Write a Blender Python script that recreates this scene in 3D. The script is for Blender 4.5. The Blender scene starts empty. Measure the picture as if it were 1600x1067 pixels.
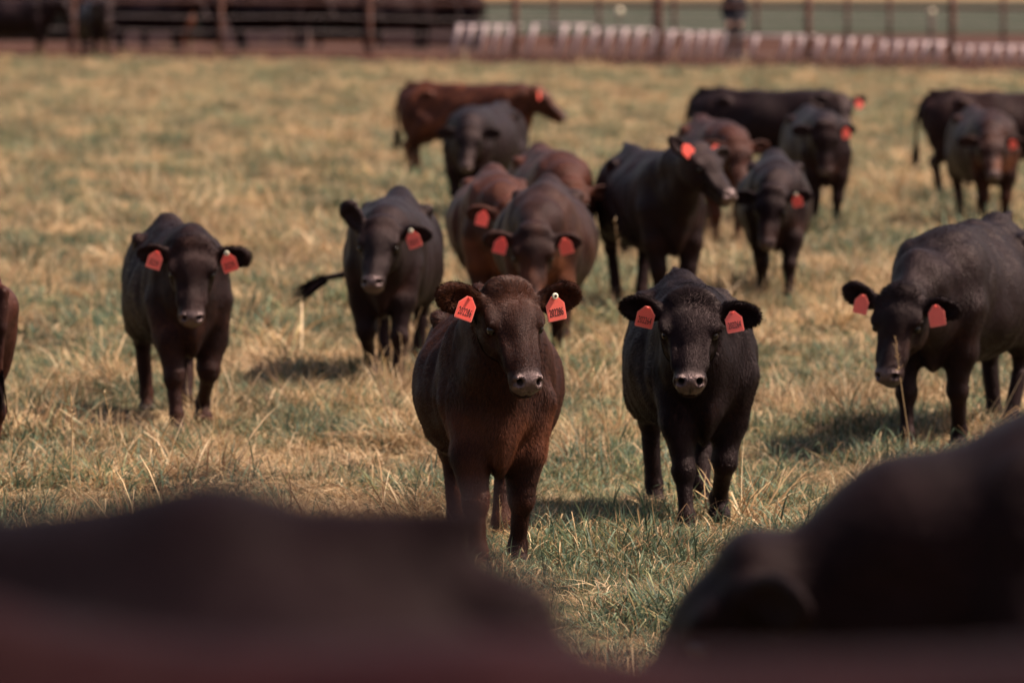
import bpy, math, random, time
import numpy as np
import openvdb
from mathutils import Vector, Matrix, noise as mnoise
T0 = time.time()
R = math.radians
scene = bpy.context.scene
col = scene.collection

# ------------------------------------------------------------------ camera
CAM_H = 2.8
FPX = 200 / 36 * 1600
PITCH = math.atan(625.5 / FPX)
cam_d = bpy.data.cameras.new('camera')
cam_d.lens = 200; cam_d.sensor_width = 36; cam_d.sensor_fit = 'HORIZONTAL'
cam_d.clip_start = 0.1; cam_d.clip_end = 5000
cam_d.dof.use_dof = True
cam_d.dof.focus_distance = 24.6
cam_d.dof.aperture_fstop = 3.3
cam = bpy.data.objects.new('camera', cam_d); col.objects.link(cam)
cam.location = (0, 0, CAM_H)
cam.rotation_euler = (math.pi / 2 - PITCH, 0, 0)
scene.camera = cam

# ------------------------------------------------------------------ light
SUN_EL, SUN_AZ = 54, 86            # azimuth clockwise from +Y (view direction)
w = bpy.data.worlds.new('World'); scene.world = w; w.use_nodes = True
nt = w.node_tree; nt.nodes.clear()
sky = nt.nodes.new('ShaderNodeTexSky'); sky.sky_type = 'NISHITA'; sky.sun_disc = False
sky.sun_elevation = R(SUN_EL); sky.sun_rotation = R(SUN_AZ)
sky.air_density = 1.3; sky.dust_density = 3.0; sky.ozone_density = 0.6
bg = nt.nodes.new('ShaderNodeBackground'); bg.inputs[1].default_value = 0.085
wo = nt.nodes.new('ShaderNodeOutputWorld')
tint = nt.nodes.new('ShaderNodeMix'); tint.data_type = 'RGBA'; tint.blend_type = 'MULTIPLY'; tint.inputs[0].default_value = 1
tint.inputs[7].default_value = (1.0, .80, .74, 1)          # warm pinkish tint multiplied over the sky as a colour grade
nt.links.new(sky.outputs[0], tint.inputs[6]); nt.links.new(tint.outputs[2], bg.inputs[0]); nt.links.new(bg.outputs[0], wo.inputs[0])
sl = bpy.data.lights.new('sun', 'SUN'); sl.energy = 4.8; sl.angle = R(1.5); sl.color = (1, .82, .67)
so = bpy.data.objects.new('sun', sl); col.objects.link(so)
sd = Vector((math.sin(R(SUN_AZ)) * math.cos(R(SUN_EL)), math.cos(R(SUN_AZ)) * math.cos(R(SUN_EL)), math.sin(R(SUN_EL))))
so.rotation_euler = sd.to_track_quat('Z', 'Y').to_euler()
so.location = sd * 100
scene.view_settings.view_transform = 'Standard'
scene.view_settings.look = 'None'
scene.view_settings.exposure = 1.17
scene.view_settings.gamma = 1
scene.render.engine = 'CYCLES'
scene.cycles.use_denoising = True
scene.cycles.max_bounces = 5
scene.cycles.diffuse_bounces = 3

# ------------------------------------------------------------------ helpers
def bank(y):
    t = min(1, max(0, (20 - y) / 15)); return 0.95 * t * t * (3 - 2 * t)
def fy(x): return 129.5 - (x * .68)        # line of the pen fence
def ground_z(x, y):
    return bank(y) + 0.035 * mnoise.noise(Vector((x * .35, y * .22, 0))) + 0.015 * mnoise.noise(Vector((x * 1.3, y * .9, 5)))
def ray(px, py):
    u = (px - 800) / FPX; v = (533.5 - py) / FPX
    c, s = math.cos(PITCH), math.sin(PITCH)
    return Vector((u, c + v * s, -s + v * c))
def on_ground(px, py):
    d = ray(px, py); t = CAM_H / -d.z
    return Vector((d.x * t, d.y * t, 0))
def at_y(px, py, Y):
    d = ray(px, py); t = Y / d.y
    return Vector((d.x * t, Y, CAM_H + d.z * t))

def tag(o, label=None, cat=None, group=None, kind=None):
    if label: o['label'] = label
    if cat: o['category'] = cat
    if group: o['group'] = group
    if kind: o['kind'] = kind
    return o
def link(name, me, m=None, parent=None, smooth=True):
    o = bpy.data.objects.new(name, me); col.objects.link(o)
    if m: me.materials.append(m)
    if parent: o.parent = parent
    if smooth and me.polygons:
        me.polygons.foreach_set('use_smooth', [True] * len(me.polygons))
    return o
def mesh_np(name, V, F):
    """V (n,3); F list of arrays of faces with constant size"""
    me = bpy.data.meshes.new(name)
    V = np.asarray(V, np.float32)
    me.vertices.add(len(V)); me.vertices.foreach_set('co', V.ravel())
    Fs = [np.asarray(f, np.int32) for f in F if len(f)]
    loops = np.concatenate([f.ravel() for f in Fs])
    starts, tot = [], 0
    for f in Fs:
        starts.append(tot + np.arange(len(f)) * f.shape[1]); tot += f.size
    starts = np.concatenate(starts).astype(np.int32)
    me.loops.add(len(loops)); me.loops.foreach_set('vertex_index', loops)
    me.polygons.add(len(starts)); me.polygons.foreach_set('loop_start', starts)
    me.update(calc_edges=True); me.validate()
    return me
def attr(me, name, vals):
    a = me.attributes.new(name, 'FLOAT', 'POINT'); a.data.foreach_set('value', np.asarray(vals, np.float32))

class MB:
    """collects simple solids into one mesh"""
    def __init__(s): s.v = []; s.f = []
    def box(s, c, d, rot=None):
        b = len(s.v); c = Vector(c); M = rot or Matrix.Identity(3)
        for i in (-1, 1):
            for j in (-1, 1):
                for k in (-1, 1):
                    s.v.append(tuple(c + M @ Vector((i * d[0] / 2, j * d[1] / 2, k * d[2] / 2))))
        for q in ((0, 1, 3, 2), (4, 6, 7, 5), (0, 4, 5, 1), (2, 3, 7, 6), (0, 2, 6, 4), (1, 5, 7, 3)):
            s.f.append([b + x for x in q])
        return s
    def tube(s, pts, r, n=10, cap=True):
        pts = [Vector(p) for p in pts]; rs = r if hasattr(r, '__len__') else [r] * len(pts)
        b = len(s.v)
        for i, p in enumerate(pts):
            d = (pts[min(i + 1, len(pts) - 1)] - pts[max(i - 1, 0)]).normalized()
            a = d.orthogonal().normalized(); c = d.cross(a)
            for k in range(n):
                t = 2 * math.pi * k / n
                s.v.append(tuple(p + (a * math.cos(t) + c * math.sin(t)) * rs[i]))
        for i in range(len(pts) - 1):
            for k in range(n):
                k2 = (k + 1) % n
                s.f.append([b + i * n + k, b + i * n + k2, b + (i + 1) * n + k2, b + (i + 1) * n + k])
        if cap:
            s.f.append([b + k for k in range(n)][::-1]); s.f.append([b + (len(pts) - 1) * n + k for k in range(n)])
        return s
    def ball(s, c, r, n=12, m=8, sc=(1, 1, 1)):
        b = len(s.v)
        for i in range(m + 1):
            th = math.pi * i / m
            for k in range(n):
                ph = 2 * math.pi * k / n
                s.v.append((c[0] + r * sc[0] * math.sin(th) * math.cos(ph), c[1] + r * sc[1] * math.sin(th) * math.sin(ph), c[2] + r * sc[2] * math.cos(th)))
        for i in range(m):
            for k in range(n):
                k2 = (k + 1) % n
                s.f.append([b + i * n + k, b + (i + 1) * n + k, b + (i + 1) * n + k2, b + i * n + k2])
        return s
    def mesh(s, name):
        me = bpy.data.meshes.new(name); me.from_pydata(s.v, [], s.f); me.update(); return me
    def build(s, name, m, parent=None, smooth=False):
        return link(name, s.mesh(name), m, parent, smooth)

# ------------------------------------------------------------------ materials
def mat(name):
    m = bpy.data.materials.new(name); m.use_nodes = True
    n = m.node_tree; b = n.nodes['Principled BSDF']
    return m, n, b
def N(n, t, **k):
    o = n.nodes.new(t)
    for a, v in k.items(): setattr(o, a, v)
    return o
def noise_n(n, scale, detail=4, rough=.55, vec=None, dist=0):
    o = N(n, 'ShaderNodeTexNoise'); o.inputs['Scale'].default_value = scale
    o.inputs['Detail'].default_value = detail; o.inputs['Roughness'].default_value = rough
    o.inputs['Distortion'].default_value = dist
    if vec is not None: n.links.new(vec, o.inputs['Vector'])
    return o.outputs['Fac']
def ramp(n, fac, stops):
    o = N(n, 'ShaderNodeValToRGB'); e = o.color_ramp.elements
    while len(e) < len(stops): e.new(.5)
    for q, (p, c) in zip(e, stops):
        q.position = p; q.color = (*c, 1) if hasattr(c, '__len__') else (c, c, c, 1)
    n.links.new(fac, o.inputs[0]); return o.outputs[0]
def mix(n, fac, a, b):
    o = N(n, 'ShaderNodeMix', data_type='RGBA')
    for s, v in ((o.inputs[0], fac), (o.inputs[6], a), (o.inputs[7], b)):
        if hasattr(v, 'is_linked') or hasattr(v, 'links'): n.links.new(v, s)
        elif hasattr(v, '__len__'): s.default_value = (*v, 1)
        else: s.default_value = v
    return o.outputs[2]
def mapping(n, src, scale):
    o = N(n, 'ShaderNodeMapping'); o.inputs['Scale'].default_value = scale
    n.links.new(src, o.inputs[0]); return o.outputs[0]
def bump(n, b, h, strength, dist):
    o = N(n, 'ShaderNodeBump'); o.inputs['Strength'].default_value = strength; o.inputs['Distance'].default_value = dist
    n.links.new(h, o.inputs['Height']); n.links.new(o.outputs[0], b.inputs['Normal'])
def simple(name, c, rough=.6, var=.25, scale=6, metal=0, bmp=0):
    m, n, b = mat(name)
    tc = N(n, 'ShaderNodeTexCoord').outputs['Object']
    f = noise_n(n, scale, 5, .6, tc)
    c2 = [x * (1 - var) for x in c]; c1 = [min(1, x * (1 + var)) for x in c]
    n.links.new(ramp(n, f, [(.3, c2), (.7, c1)]), b.inputs['Base Color'])
    b.inputs['Roughness'].default_value = rough; b.inputs['Specular IOR Level'].default_value = .03 if rough > .9 else .4; b.inputs['Metallic'].default_value = metal
    if bmp: bump(n, b, f, bmp, .02)
    return m

def fur_mat(name, dark, light, brown=(.10, .035, .016), spec=.13):
    m, n, b = mat(name)
    tc = N(n, 'ShaderNodeTexCoord').outputs['Object']
    big = noise_n(n, 2.2, 4, .6, tc, .6)
    v = mapping(n, tc, (6, 40, 12))
    streak = noise_n(n, 3.0, 5, .7, v, .8)
    c = mix(n, ramp(n, big, [(.38, 0), (.66, 1)]), dark, light)
    t = N(n, 'ShaderNodeAttribute', attribute_name='tint').outputs['Fac']
    tb = N(n, 'ShaderNodeMath', operation='MULTIPLY'); n.links.new(t, tb.inputs[0])
    n.links.new(ramp(n, noise_n(n, 5, 5, .65, tc, 1.0), [(.35, .25), (.65, 1)]), tb.inputs[1])
    c = mix(n, tb.outputs[0], c, brown)
    sm = N(n, 'ShaderNodeMix', data_type='RGBA', blend_type='MULTIPLY'); sm.inputs[0].default_value = .6
    n.links.new(c, sm.inputs[6]); n.links.new(ramp(n, streak, [(.3, .40), (.7, 1.4)]), sm.inputs[7])
    nose = N(n, 'ShaderNodeAttribute', attribute_name='nose').outputs['Fac']
    nc = ramp(n, noise_n(n, 60, 3, .5, tc), [(.35, (.024, .017, .016)), (.65, (.065, .045, .041))])
    c = mix(n, nose, sm.outputs[2], nc)
    hf = N(n, 'ShaderNodeAttribute', attribute_name='hoof').outputs['Fac']
    c = mix(n, hf, c, (.03, .022, .018))
    n.links.new(c, b.inputs['Base Color'])
    rr = N(n, 'ShaderNodeMapRange'); rr.inputs[3].default_value = .5; rr.inputs[4].default_value = .28
    n.links.new(nose, rr.inputs[0]); n.links.new(rr.outputs[0], b.inputs['Roughness'])
    rs = N(n, 'ShaderNodeMapRange'); b.inputs['Specular Tint'].default_value = (1, .72, .74, 1); rs.inputs[3].default_value = spec; rs.inputs[4].default_value = .6
    n.links.new(nose, rs.inputs[0]); n.links.new(rs.outputs[0], b.inputs['Specular IOR Level'])
    b.inputs['Sheen Weight'].default_value = .0
    b.inputs['Sheen Roughness'].default_value = .45
    b.inputs['Sheen Tint'].default_value = (.75, .55, .58, 1)
    ad = N(n, 'ShaderNodeMath', operation='ADD')
    n.links.new(streak, ad.inputs[0]); n.links.new(noise_n(n, 14, 4, .6, tc, .5), ad.inputs[1])
    bump(n, b, ad.outputs[0], .55, .012)
    return m
BLK = fur_mat('black_fur', (.0036, .0017, .0021), (.009, .0043, .0052))
DBR = fur_mat('dark_brown_fur', (.006, .0026, .0025), (.016, .0060, .0052))
BRN = fur_mat('brown_fur', (.016, .0055, .004), (.052, .0165, .0095), (.11, .034, .015))
EYE, n_, b_ = mat('eye'); b_.inputs['Base Color'].default_value = (.006, .004, .003, 1); b_.inputs['Roughness'].default_value = .12; b_.inputs['Specular IOR Level'].default_value = .3
TAG = simple('tag_plastic', (.78, .075, .06), .38, .08, 30)
def tag_wear(m, a, b2):
    n = m.node_tree; b = n.nodes['Principled BSDF']
    tc = N(n, 'ShaderNodeTexCoord').outputs['Object']; oi = N(n, 'ShaderNodeObjectInfo').outputs['Random']
    c = mix(n, oi, a, b2)
    n.links.new(mix(n, ramp(n, noise_n(n, 45, 5, .7, tc, 1.2), [(.56, 0), (.74, .55)]), c, (.16, .05, .035)), b.inputs['Base Color'])
    tr = N(n, 'ShaderNodeBsdfTranslucent'); n.links.new(c, tr.inputs[0])
    ms = N(n, 'ShaderNodeMixShader'); ms.inputs[0].default_value = .25
    n.links.new(b.outputs[0], ms.inputs[1]); n.links.new(tr.outputs[0], ms.inputs[2]); n.links.new(ms.outputs[0], n.nodes['Material Output'].inputs[0])
tag_wear(TAG, (.95, .11, .09), (.90, .19, .15))
TRIM = simple('tag_trim', (.80, .20, .16), .4, .06, 30)
INK = simple('ink', (.03, .01, .012), .6, .2, 30)
BTN = simple('button_plastic', (.75, .72, .55), .35, .06, 20)
def hair_mat(name, c1, c2):
    m, n, b = mat(name)
    a = N(n, 'ShaderNodeAttribute', attribute_name='rnd').outputs['Fac']
    n.links.new(ramp(n, a, [(0, c1), (1, c2)]), b.inputs['Base Color'])
    b.inputs['Roughness'].default_value = .5; b.inputs['Specular IOR Level'].default_value = .11; b.inputs['Specular Tint'].default_value = (1, .75, .75, 1)
    return m
MRN = fur_mat('maroon_black_fur', (.007, .0016, .002), (.016, .0035, .0042), spec=.05)
NBLK = fur_mat('near_black_fur', (.003, .0014, .0018), (.0085, .0038, .0048), spec=.07)
HBLK = hair_mat('black_hair', (.0032, .0017, .0021), (.011, .0058, .0068))
HBRN = hair_mat('brown_hair', (.0048, .002, .0019), (.080, .027, .013))
RUST = simple('rusty_pipe', (.085, .034, .024), .8, .35, 8, 0, .3)
CABLE = simple('galvanised_cable', (.28, .23, .22), .5, .2, 8)
GALV = simple('galvanised_bar', (.50, .40, .40), .45, .12, 4)
CAPM = simple('pale_cap_highlight', (.75, .68, .5), .4, .05, 4)  # thick post's cap, and the balls standing in for highlights
DARKP = simple('dark_timber', (.05, .025, .02), .8, .3, 8)

# ------------------------------------------------------------------ implicit surfaces
class Field:
    def __init__(s, lo, hi, h):
        s.h = h; s.lo = np.array(lo, float); s.n = np.ceil((np.array(hi) - s.lo) / h).astype(int) + 1
        s.bg = .2; s.a = np.full(tuple(s.n), s.bg, np.float32)
    def sub(s, lo, hi):
        i0 = np.clip(np.floor((np.array(lo) - s.lo) / s.h).astype(int), 0, s.n)
        i1 = np.clip(np.ceil((np.array(hi) - s.lo) / s.h).astype(int) + 1, 0, s.n)
        if np.any(i1 <= i0): return None
        sl = tuple(slice(a, b) for a, b in zip(i0, i1))
        ax = [(s.lo[k] + s.h * np.arange(i0[k], i1[k])).astype(np.float32) for k in range(3)]
        return sl, ax[0][:, None, None], ax[1][None, :, None], ax[2][None, None, :]
    def put(s, sl, d, k, op='u'):
        a = s.a[sl]
        if op == 'u':
            if k > 0:
                h = np.maximum(k - np.abs(a - d), 0) / k; r = np.minimum(a, d) - h * h * k * .25
            else: r = np.minimum(a, d)
        else:
            d = -d
            if k > 0:
                h = np.maximum(k - np.abs(a - d), 0) / k; r = np.maximum(a, d) + h * h * k * .25
            else: r = np.maximum(a, d)
        s.a[sl] = r
    def ell(s, c, r, k=.05, M=None, op='u'):
        c = np.array(c, float); r = np.array(r, float); e = max(r) if M is not None else r
        m = s.sub(c - e - k - .03, c + e + k + .03)
        if m is None: return s
        sl, X, Y, Z = m; x, y, z = X - c[0], Y - c[1], Z - c[2]
        if M is not None:
            x, y, z = (x * M[0][0] + y * M[0][1] + z * M[0][2], x * M[1][0] + y * M[1][1] + z * M[1][2], x * M[2][0] + y * M[2][1] + z * M[2][2])
        q = (x / r[0]) ** 2 + (y / r[1]) ** 2 + (z / r[2]) ** 2
        k0 = np.sqrt(q) + 1e-6; k1 = np.sqrt((x / r[0] ** 2) ** 2 + (y / r[1] ** 2) ** 2 + (z / r[2] ** 2) ** 2) + 1e-6
        s.put(sl, (k0 * (k0 - 1) / k1).astype(np.float32), k, op); return s
    def cone(s, a, ra, b, rb, k=.05, op='u', flat=None):
        a = np.array(a, float); b = np.array(b, float); R_ = max(ra, rb)
        m = s.sub(np.minimum(a, b) - R_ - k - .03, np.maximum(a, b) + R_ + k + .03)
        if m is None: return s
        sl, X, Y, Z = m; d = b - a; L = max(d @ d, 1e-9)
        t = np.clip(((X - a[0]) * d[0] + (Y - a[1]) * d[1] + (Z - a[2]) * d[2]) / L, 0, 1)
        x, y, z = X - a[0] - t * d[0], Y - a[1] - t * d[1], Z - a[2] - t * d[2]
        s.put(sl, (np.sqrt(x * x + y * y + z * z) - (ra + (rb - ra) * t)).astype(np.float32), k, op); return s
    def chain(s, pts, k=.04):
        for p, q in zip(pts[:-1], pts[1:]): s.cone(p[:3], p[3], q[:3], q[3], k)
        return s
    def mesh(s, name):
        g = openvdb.FloatGrid(s.h * 3); g.copyFromArray(np.clip(s.a, -s.h * 3, s.h * 3))
        P, Q = g.convertToQuads(isovalue=0)[:2]
        P = P * s.h + s.lo
        Q = np.asarray(Q)[:, ::-1].astype(np.int32)
        # keep outward orientation
        v = P[Q]; n = np.cross(v[:, 2] - v[:, 0], v[:, 3] - v[:, 1]); vol = (n * v.mean(1)).sum()
        if vol < 0: Q = Q[:, ::-1]
        return P, np.ascontiguousarray(Q)

def normals_of(P, Q):
    v = P[Q]; n = np.cross(v[:, 2] - v[:, 0], v[:, 3] - v[:, 1])
    A = np.linalg.norm(n, axis=1) / 2; n /= (2 * A[:, None] + 1e-12)
    return v, n, A

def strands(rng, roots, nor, flow, length, width, lift, name, m, parent, curl=.15, bias=None):
    k = len(roots)
    fl = flow + rng.normal(0, curl, flow.shape)
    fl -= nor * (fl * nor).sum(1)[:, None]; fl /= np.linalg.norm(fl, axis=1)[:, None] + 1e-9
    side = np.cross(nor, fl)
    L = (length * rng.uniform(.6, 1.25, k))[:, None]
    W = np.asarray(width) * np.ones(k); W = W[:, None]
    lf = np.asarray(lift) * np.ones(k); lf = lf[:, None] * rng.uniform(.4, 1.6, (k, 1))
    r0 = roots - nor * .003
    mid = r0 + fl * L * .5 + nor * (L * lf * .75 + .003)
    tip = r0 + fl * L + nor * (L * lf + .003)
    V = np.stack([r0 - side * W / 2, r0 + side * W / 2, mid + side * W * .4, mid - side * W * .4, tip], 1).reshape(-1, 3)
    i = np.arange(k)[:, None] * 5
    me = mesh_np(name, V, [i + np.array([[0, 1, 2, 3]]), i + np.array([[3, 2, 4]])])
    rn = rng.uniform(0, 1, k)
    if bias is not None: rn = np.clip(rn * .45 + bias, 0, 1)
    attr(me, 'rnd', np.repeat(rn, 5))
    return link(name, me, m, parent, False)

_txt = {}
def text_mesh(s, size, xs):
    if (s, size) in _txt: return _txt[(s, size)]
    cu = bpy.data.curves.new('txt', 'FONT'); cu.body = s; cu.size = size; cu.align_x = 'CENTER'; cu.align_y = 'CENTER'
    cu.extrude = .0006; cu.resolution_u = 3; cu.space_character = 1.05
    o = bpy.data.objects.new('txt', cu); col.objects.link(o)
    bpy.context.view_layer.update()
    me = bpy.data.meshes.new_from_object(o.evaluated_get(bpy.context.evaluated_depsgraph_get()))
    bpy.data.objects.remove(o)
    me.transform(Matrix.Diagonal((xs, 1, 1, 1)))
    _txt[(s, size)] = me; return me

# tag mesh: local x right, y up (top at 0), z normal
def tag_outline(w, h, neck=.014, sh=.03, inset=0):
    w2 = w / 2 - inset; r = .008
    pts = [(-neck + inset * .3, .012 - inset), (-w2, -sh + inset * .2)]
    for cx, cy, a0 in ((-w2 + r, -h + inset + r, 180), (w2 - r, -h + inset + r, 270)):
        for a in (0, 30, 60, 90):
            t = R(a0 + a); pts.append((cx + r * math.cos(t), cy + r * math.sin(t)))
    pts += [(w2, -sh + inset * .2), (neck - inset * .3, .012 - inset)]
    return pts
def plate(pts, z0, z1):
    me = bpy.data.meshes.new('plate'); n = len(pts)
    v = [(x, y, z0) for x, y in pts] + [(x, y, z1) for x, y in pts]
    f = [list(range(n))[::-1], list(range(n, 2 * n))] + [[i, (i + 1) % n, n + (i + 1) % n, n + i] for i in range(n)]
    me.from_pydata(v, [], f); me.update(); return me
TAGS = {}
def make_tag(parent, M, num, button):
    if 'b' not in TAGS:
        TAGS['b'] = plate(tag_outline(.10, .112), -.0015, .0015); TAGS['b'].materials.append(TRIM)
        TAGS['f'] = plate(tag_outline(.10, .112, inset=.0045), .0012, .0026); TAGS['f'].materials.append(TAG)
        s = MB(); ring = []
        s.tube([(0, 0, 0), (0, 0, .004), (0, 0, .010), (0, 0, .013)], [.006, .016, .016, .012], 16)
        TAGS['k'] = s.mesh('tag_button'); TAGS['k'].materials.append(BTN)
        s = MB(); s.tube([(0, 0, .0125), (0, 0, .0145)], [.0075, .007], 12)
        TAGS['h'] = s.mesh('button_hole'); TAGS['h'].materials.append(INK)
        s = MB(); s.tube([(0, 0, 0), (0, 0, .012)], [.009, .007], 12)
        TAGS['s'] = s.mesh('tag_stud'); TAGS['s'].materials.append(TAG)
    t = bpy.data.objects.new('ear_tag', TAGS['b']); col.objects.link(t); t.parent = parent; t.matrix_local = M
    f = bpy.data.objects.new('tag_face', TAGS['f']); col.objects.link(f); f.parent = t
    if num:
        me = text_mesh(num, .056, .43)
        if not me.materials: me.materials.append(INK)
        x = bpy.data.objects.new('tag_number', me); col.objects.link(x); x.parent = t; x.location = (0, -.071, .0032)
    if button:
        k = bpy.data.objects.new('tag_button', TAGS['k']); col.objects.link(k); k.parent = t; k.location = (.004, .012, .003)
        k2 = bpy.data.objects.new('button_hole', TAGS['h']); col.objects.link(k2); k2.parent = t; k2.location = (.004, .012, .003)
    else:
        k = bpy.data.objects.new('tag_stud', TAGS['s']); col.objects.link(k); k.parent = t; k.location = (0, .004, 0)

EYEM = MB().ball((0, 0, 0), .0215, 16, 12).mesh('eye'); EYEM.materials.append(EYE)
EYEM.polygons.foreach_set('use_smooth', [True] * len(EYEM.polygons))

def unit(v): v = np.asarray(v, float); return v / (np.linalg.norm(v) + 1e-12)

def cow(label, feet, a, poll, nose, sc=1.0, h=.014, m=BLK, pd=-.42, nd=None, fat=1.0, ears=((1, .05, 0), (1, .05, 0)),
        tags='', num=None, button=False, steps=(0, 0, 0, 0), lift=(0, 0, 0, 0), tail=None, fur=0, tint=0.0, depth=None, rear=False,
        name='cow', roll=0, group='dark cattle out in the pasture', mesh_only=False, X=None, patches=True, hairm=None, yaw=None):
    """feet: pixel of the ground below the front feet; poll / nose: pixels of the crown and muzzle; a: heading (0 = to camera)"""
    rng = np.random.default_rng(abs(hash(label)) % 9999 if False else sum(map(ord, label)))
    a = R(a); H = Vector((math.sin(a), -math.cos(a), 0)); Lf = Vector((math.cos(a), math.sin(a), 0))
    O = Vector(X) if X is not None else on_ground(*feet)
    if rear: O = O + H * 1.25 * sc
    O.z = ground_z(O.x, O.y) - .01
    if X is None and O.z > -.5:
        pass
    def loc(Wp):
        d = Vector(Wp) - O; return np.array([d.dot(H), d.dot(Lf), d.z]) / sc
    if poll is None: Pw = O + (H * .5 + Vector((0, 0, 1.22))) * sc
    elif len(poll) == 3: Pw = O + (H * poll[0] + Lf * poll[1] + Vector((0, 0, poll[2]))) * sc
    else: Pw = at_y(poll[0], poll[1], O.y + pd)
    HK = 1.13
    HL = .445 * HK * sc
    if nose is None: f = H * .5 + Vector((0, 0, -.86))
    elif len(nose) == 3: f = H * nose[0] + Lf * nose[1] + Vector((0, 0, nose[2]))
    else:
        q = at_y(nose[0], nose[1], Pw.y) - Pw
        if nd is None:
            s2 = HL * HL - q.x ** 2 - q.z ** 2
            dy = -math.sqrt(max(s2, (.12 * HL) ** 2))
        else: dy = nd
        f = Vector((q.x, dy, q.z))
    f.normalize()
    # head frame in local coordinates
    U = unit([f.dot(H), f.dot(Lf), f.z]); up = np.array([0, 0, 1.])
    W_ = unit(up - U * (up @ U))
    if yaw is not None:      # turn the face about its long axis
        pass
    V_ = np.cross(W_, U)
    if roll:
        c, s = math.cos(R(roll)), math.sin(R(roll)); V2 = V_ * c + W_ * s; W_ = -V_ * s + W_ * c; V_ = V2
    P0 = loc(Pw)
    M = np.array([U, V_, W_])
    def hp(u, v, w): return P0 + (U * u + V_ * v + W_ * w) * HK
    tl = tail or [(-1.44, 0, 1.04), (-1.50, .01, .86), (-1.50, .02, .60)]
    earv = []
    for sg, e in ((1, ears[0]), (-1, ears[1])):      # ears[0] = its left ear
        aa = unit(V_ * sg * e[0] + up * e[1] + unit([U[0], U[1], 0]) * e[2] - W_ * .12)
        bb = unit([W_[0], W_[1], 0]) + up * -.12; bb = unit(bb - aa * (aa @ bb)); cc = np.cross(aa, bb)
        earv.append((sg, aa, bb, cc, hp(.062, sg * .098, -.062)))
    allp = [P0 - .25, P0 + .25, hp(.5, 0, 0), hp(.5, 0, -.2), np.array([-1.55, -.42 * fat, -.02]), np.array([.35, .42 * fat, 1.3])]
    allp += [np.array(t) - .05 for t in tl] + [np.array(t) + .05 for t in tl]
    lo = np.min(allp, 0) - .05; hi = np.max(allp, 0) + .05
    F = Field(lo, hi, h / sc)
    fat = fat * .91; hw = 1.05 + rng.normal(0, .035)
    # trunk
    F.ell((-.64, 0, .80), (.64, .345 * fat, .315), 0)
    F.ell((-.56, 0, .67), (.50, .27 * fat, .225), .12)
    F.ell((-.18, 0, .84), (.34, .225, .31), .12)
    F.ell((-1.14, 0, .88), (.32, .235, .27), .12)
    F.cone((-.12, 0, 1.05), .085, (-.7, 0, 1.065), .09, .12)
    F.cone((-.7, 0, 1.065), .085, (-1.12, 0, 1.13), .06, .10)
    F.cone((-1.10, 0, 1.14), .052, (-1.40, 0, 1.10), .034, .05)
    F.cone((-1.24, 0, 1.15), .03, (-1.36, 0, 1.185), .016, .05)
    for s in (1, -1):
        F.ell((-1.02, s * .195, 1.06), (.07, .05, .045), .05)
        F.ell((-1.37, s * .10, .97), (.07, .055, .08), .07)
        F.ell((-.05, s * .150, .86), (.15, .08, .24), .05)
        F.ell((-.10, s * .065, 1.07), (.11, .04, .07), .035)
        F.ell((.07, s * .075, .74), (.09, .07, .12), .035)
        F.ell((-1.17, s * .145, .76), (.22, .115, .28), .08)
        F.ell((-.97, s * .17, .66), (.14, .09, .15), .09)
    F.ell((.06, 0, .60), (.16, .05, .17), .08)
    F.ell((-.08, 0, .66), (.26, .12, .18), .08)
    for s in (1, -1):
        F.ell((-.93, s * .345 * fat, .93), (.14, .04, .12), .12, None, 's')
        F.cone((.10, s * .205, 1.02), .02, (.13, s * .20, .72), .02, .07, 's')
        F.cone((-.27, s * .29, .95), .015, (-.22, s * .30, .60), .015, .06, 's')
    # legs
    for i, s in enumerate((1, -1)):
        st = steps[i]; lf = lift[i]; yy = s * .098
        kx = .03 + st * .62 + (.08 if lf else 0)
        kz = .34 + lf * .5
        F.cone((-.01, s * .150, .76), .110, (.02 + st * .35, s * .128, .54), .086, .045)
        F.cone((.02 + st * .35, s * .128, .54), .086, (kx, yy * 1.12, kz), .054, .04)
        F.ell((kx + .008, yy * 1.12, kz - .01), (.056, .056, .064), .03)
        F.cone((kx, yy * 1.13, kz - .03), .044, (st, yy, .11 + lf), .036, .03)
        F.ell((st, yy, .115 + lf), (.046, .044, .046), .02)
        F.cone((st, yy, .10 + lf), .038, (st + .03, yy, .045 + lf), .043, .02)
        F.cone((st + .02, yy + .02, .035 + lf), .036, (st + .06, yy + .022, .02 + lf), .03, .01)
        F.cone((st + .02, yy - .02, .035 + lf), .036, (st + .06, yy - .022, .02 + lf), .03, .01)
        st = steps[2 + i]; lf = lift[2 + i]; fx = -1.25 + st; yy = s * .095
        hx = -1.30 + st * .6; hz = .43 + lf * .6
        F.cone((-1.02, s * .16, .68), .12, (-1.17 + st * .3, s * .145, .54), .09, .08)
        F.cone((-1.17 + st * .3, s * .145, .54), .085, (hx, s * .125, hz), .048, .06)
        F.ell((hx - .01, s * .125, hz), (.055, .042, .06), .03)
        F.cone((hx, s * .125, hz), .048, (fx, yy, .11 + lf), .042, .03)
        F.ell((fx, yy, .115 + lf), (.046, .044, .046), .02)
        F.cone((fx, yy, .10 + lf), .038, (fx + .03, yy, .045 + lf), .043, .02)
        F.cone((fx + .02, yy + .02, .035 + lf), .036, (fx + .06, yy + .022, .02 + lf), .03, .01)
        F.cone((fx + .02, yy - .02, .035 + lf), .036, (fx + .06, yy - .022, .02 + lf), .03, .01)
    # tail
    tt = [(-1.38, 0, 1.08)] + list(tl)
    rr = np.linspace(.036, .014, len(tt))
    for i in range(len(tt) - 1): F.cone(tt[i], max(rr[i], h), tt[i + 1], max(rr[i + 1], h * .9), .02)
    # neck
    B = hp(.02, 0, -.12)
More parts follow.
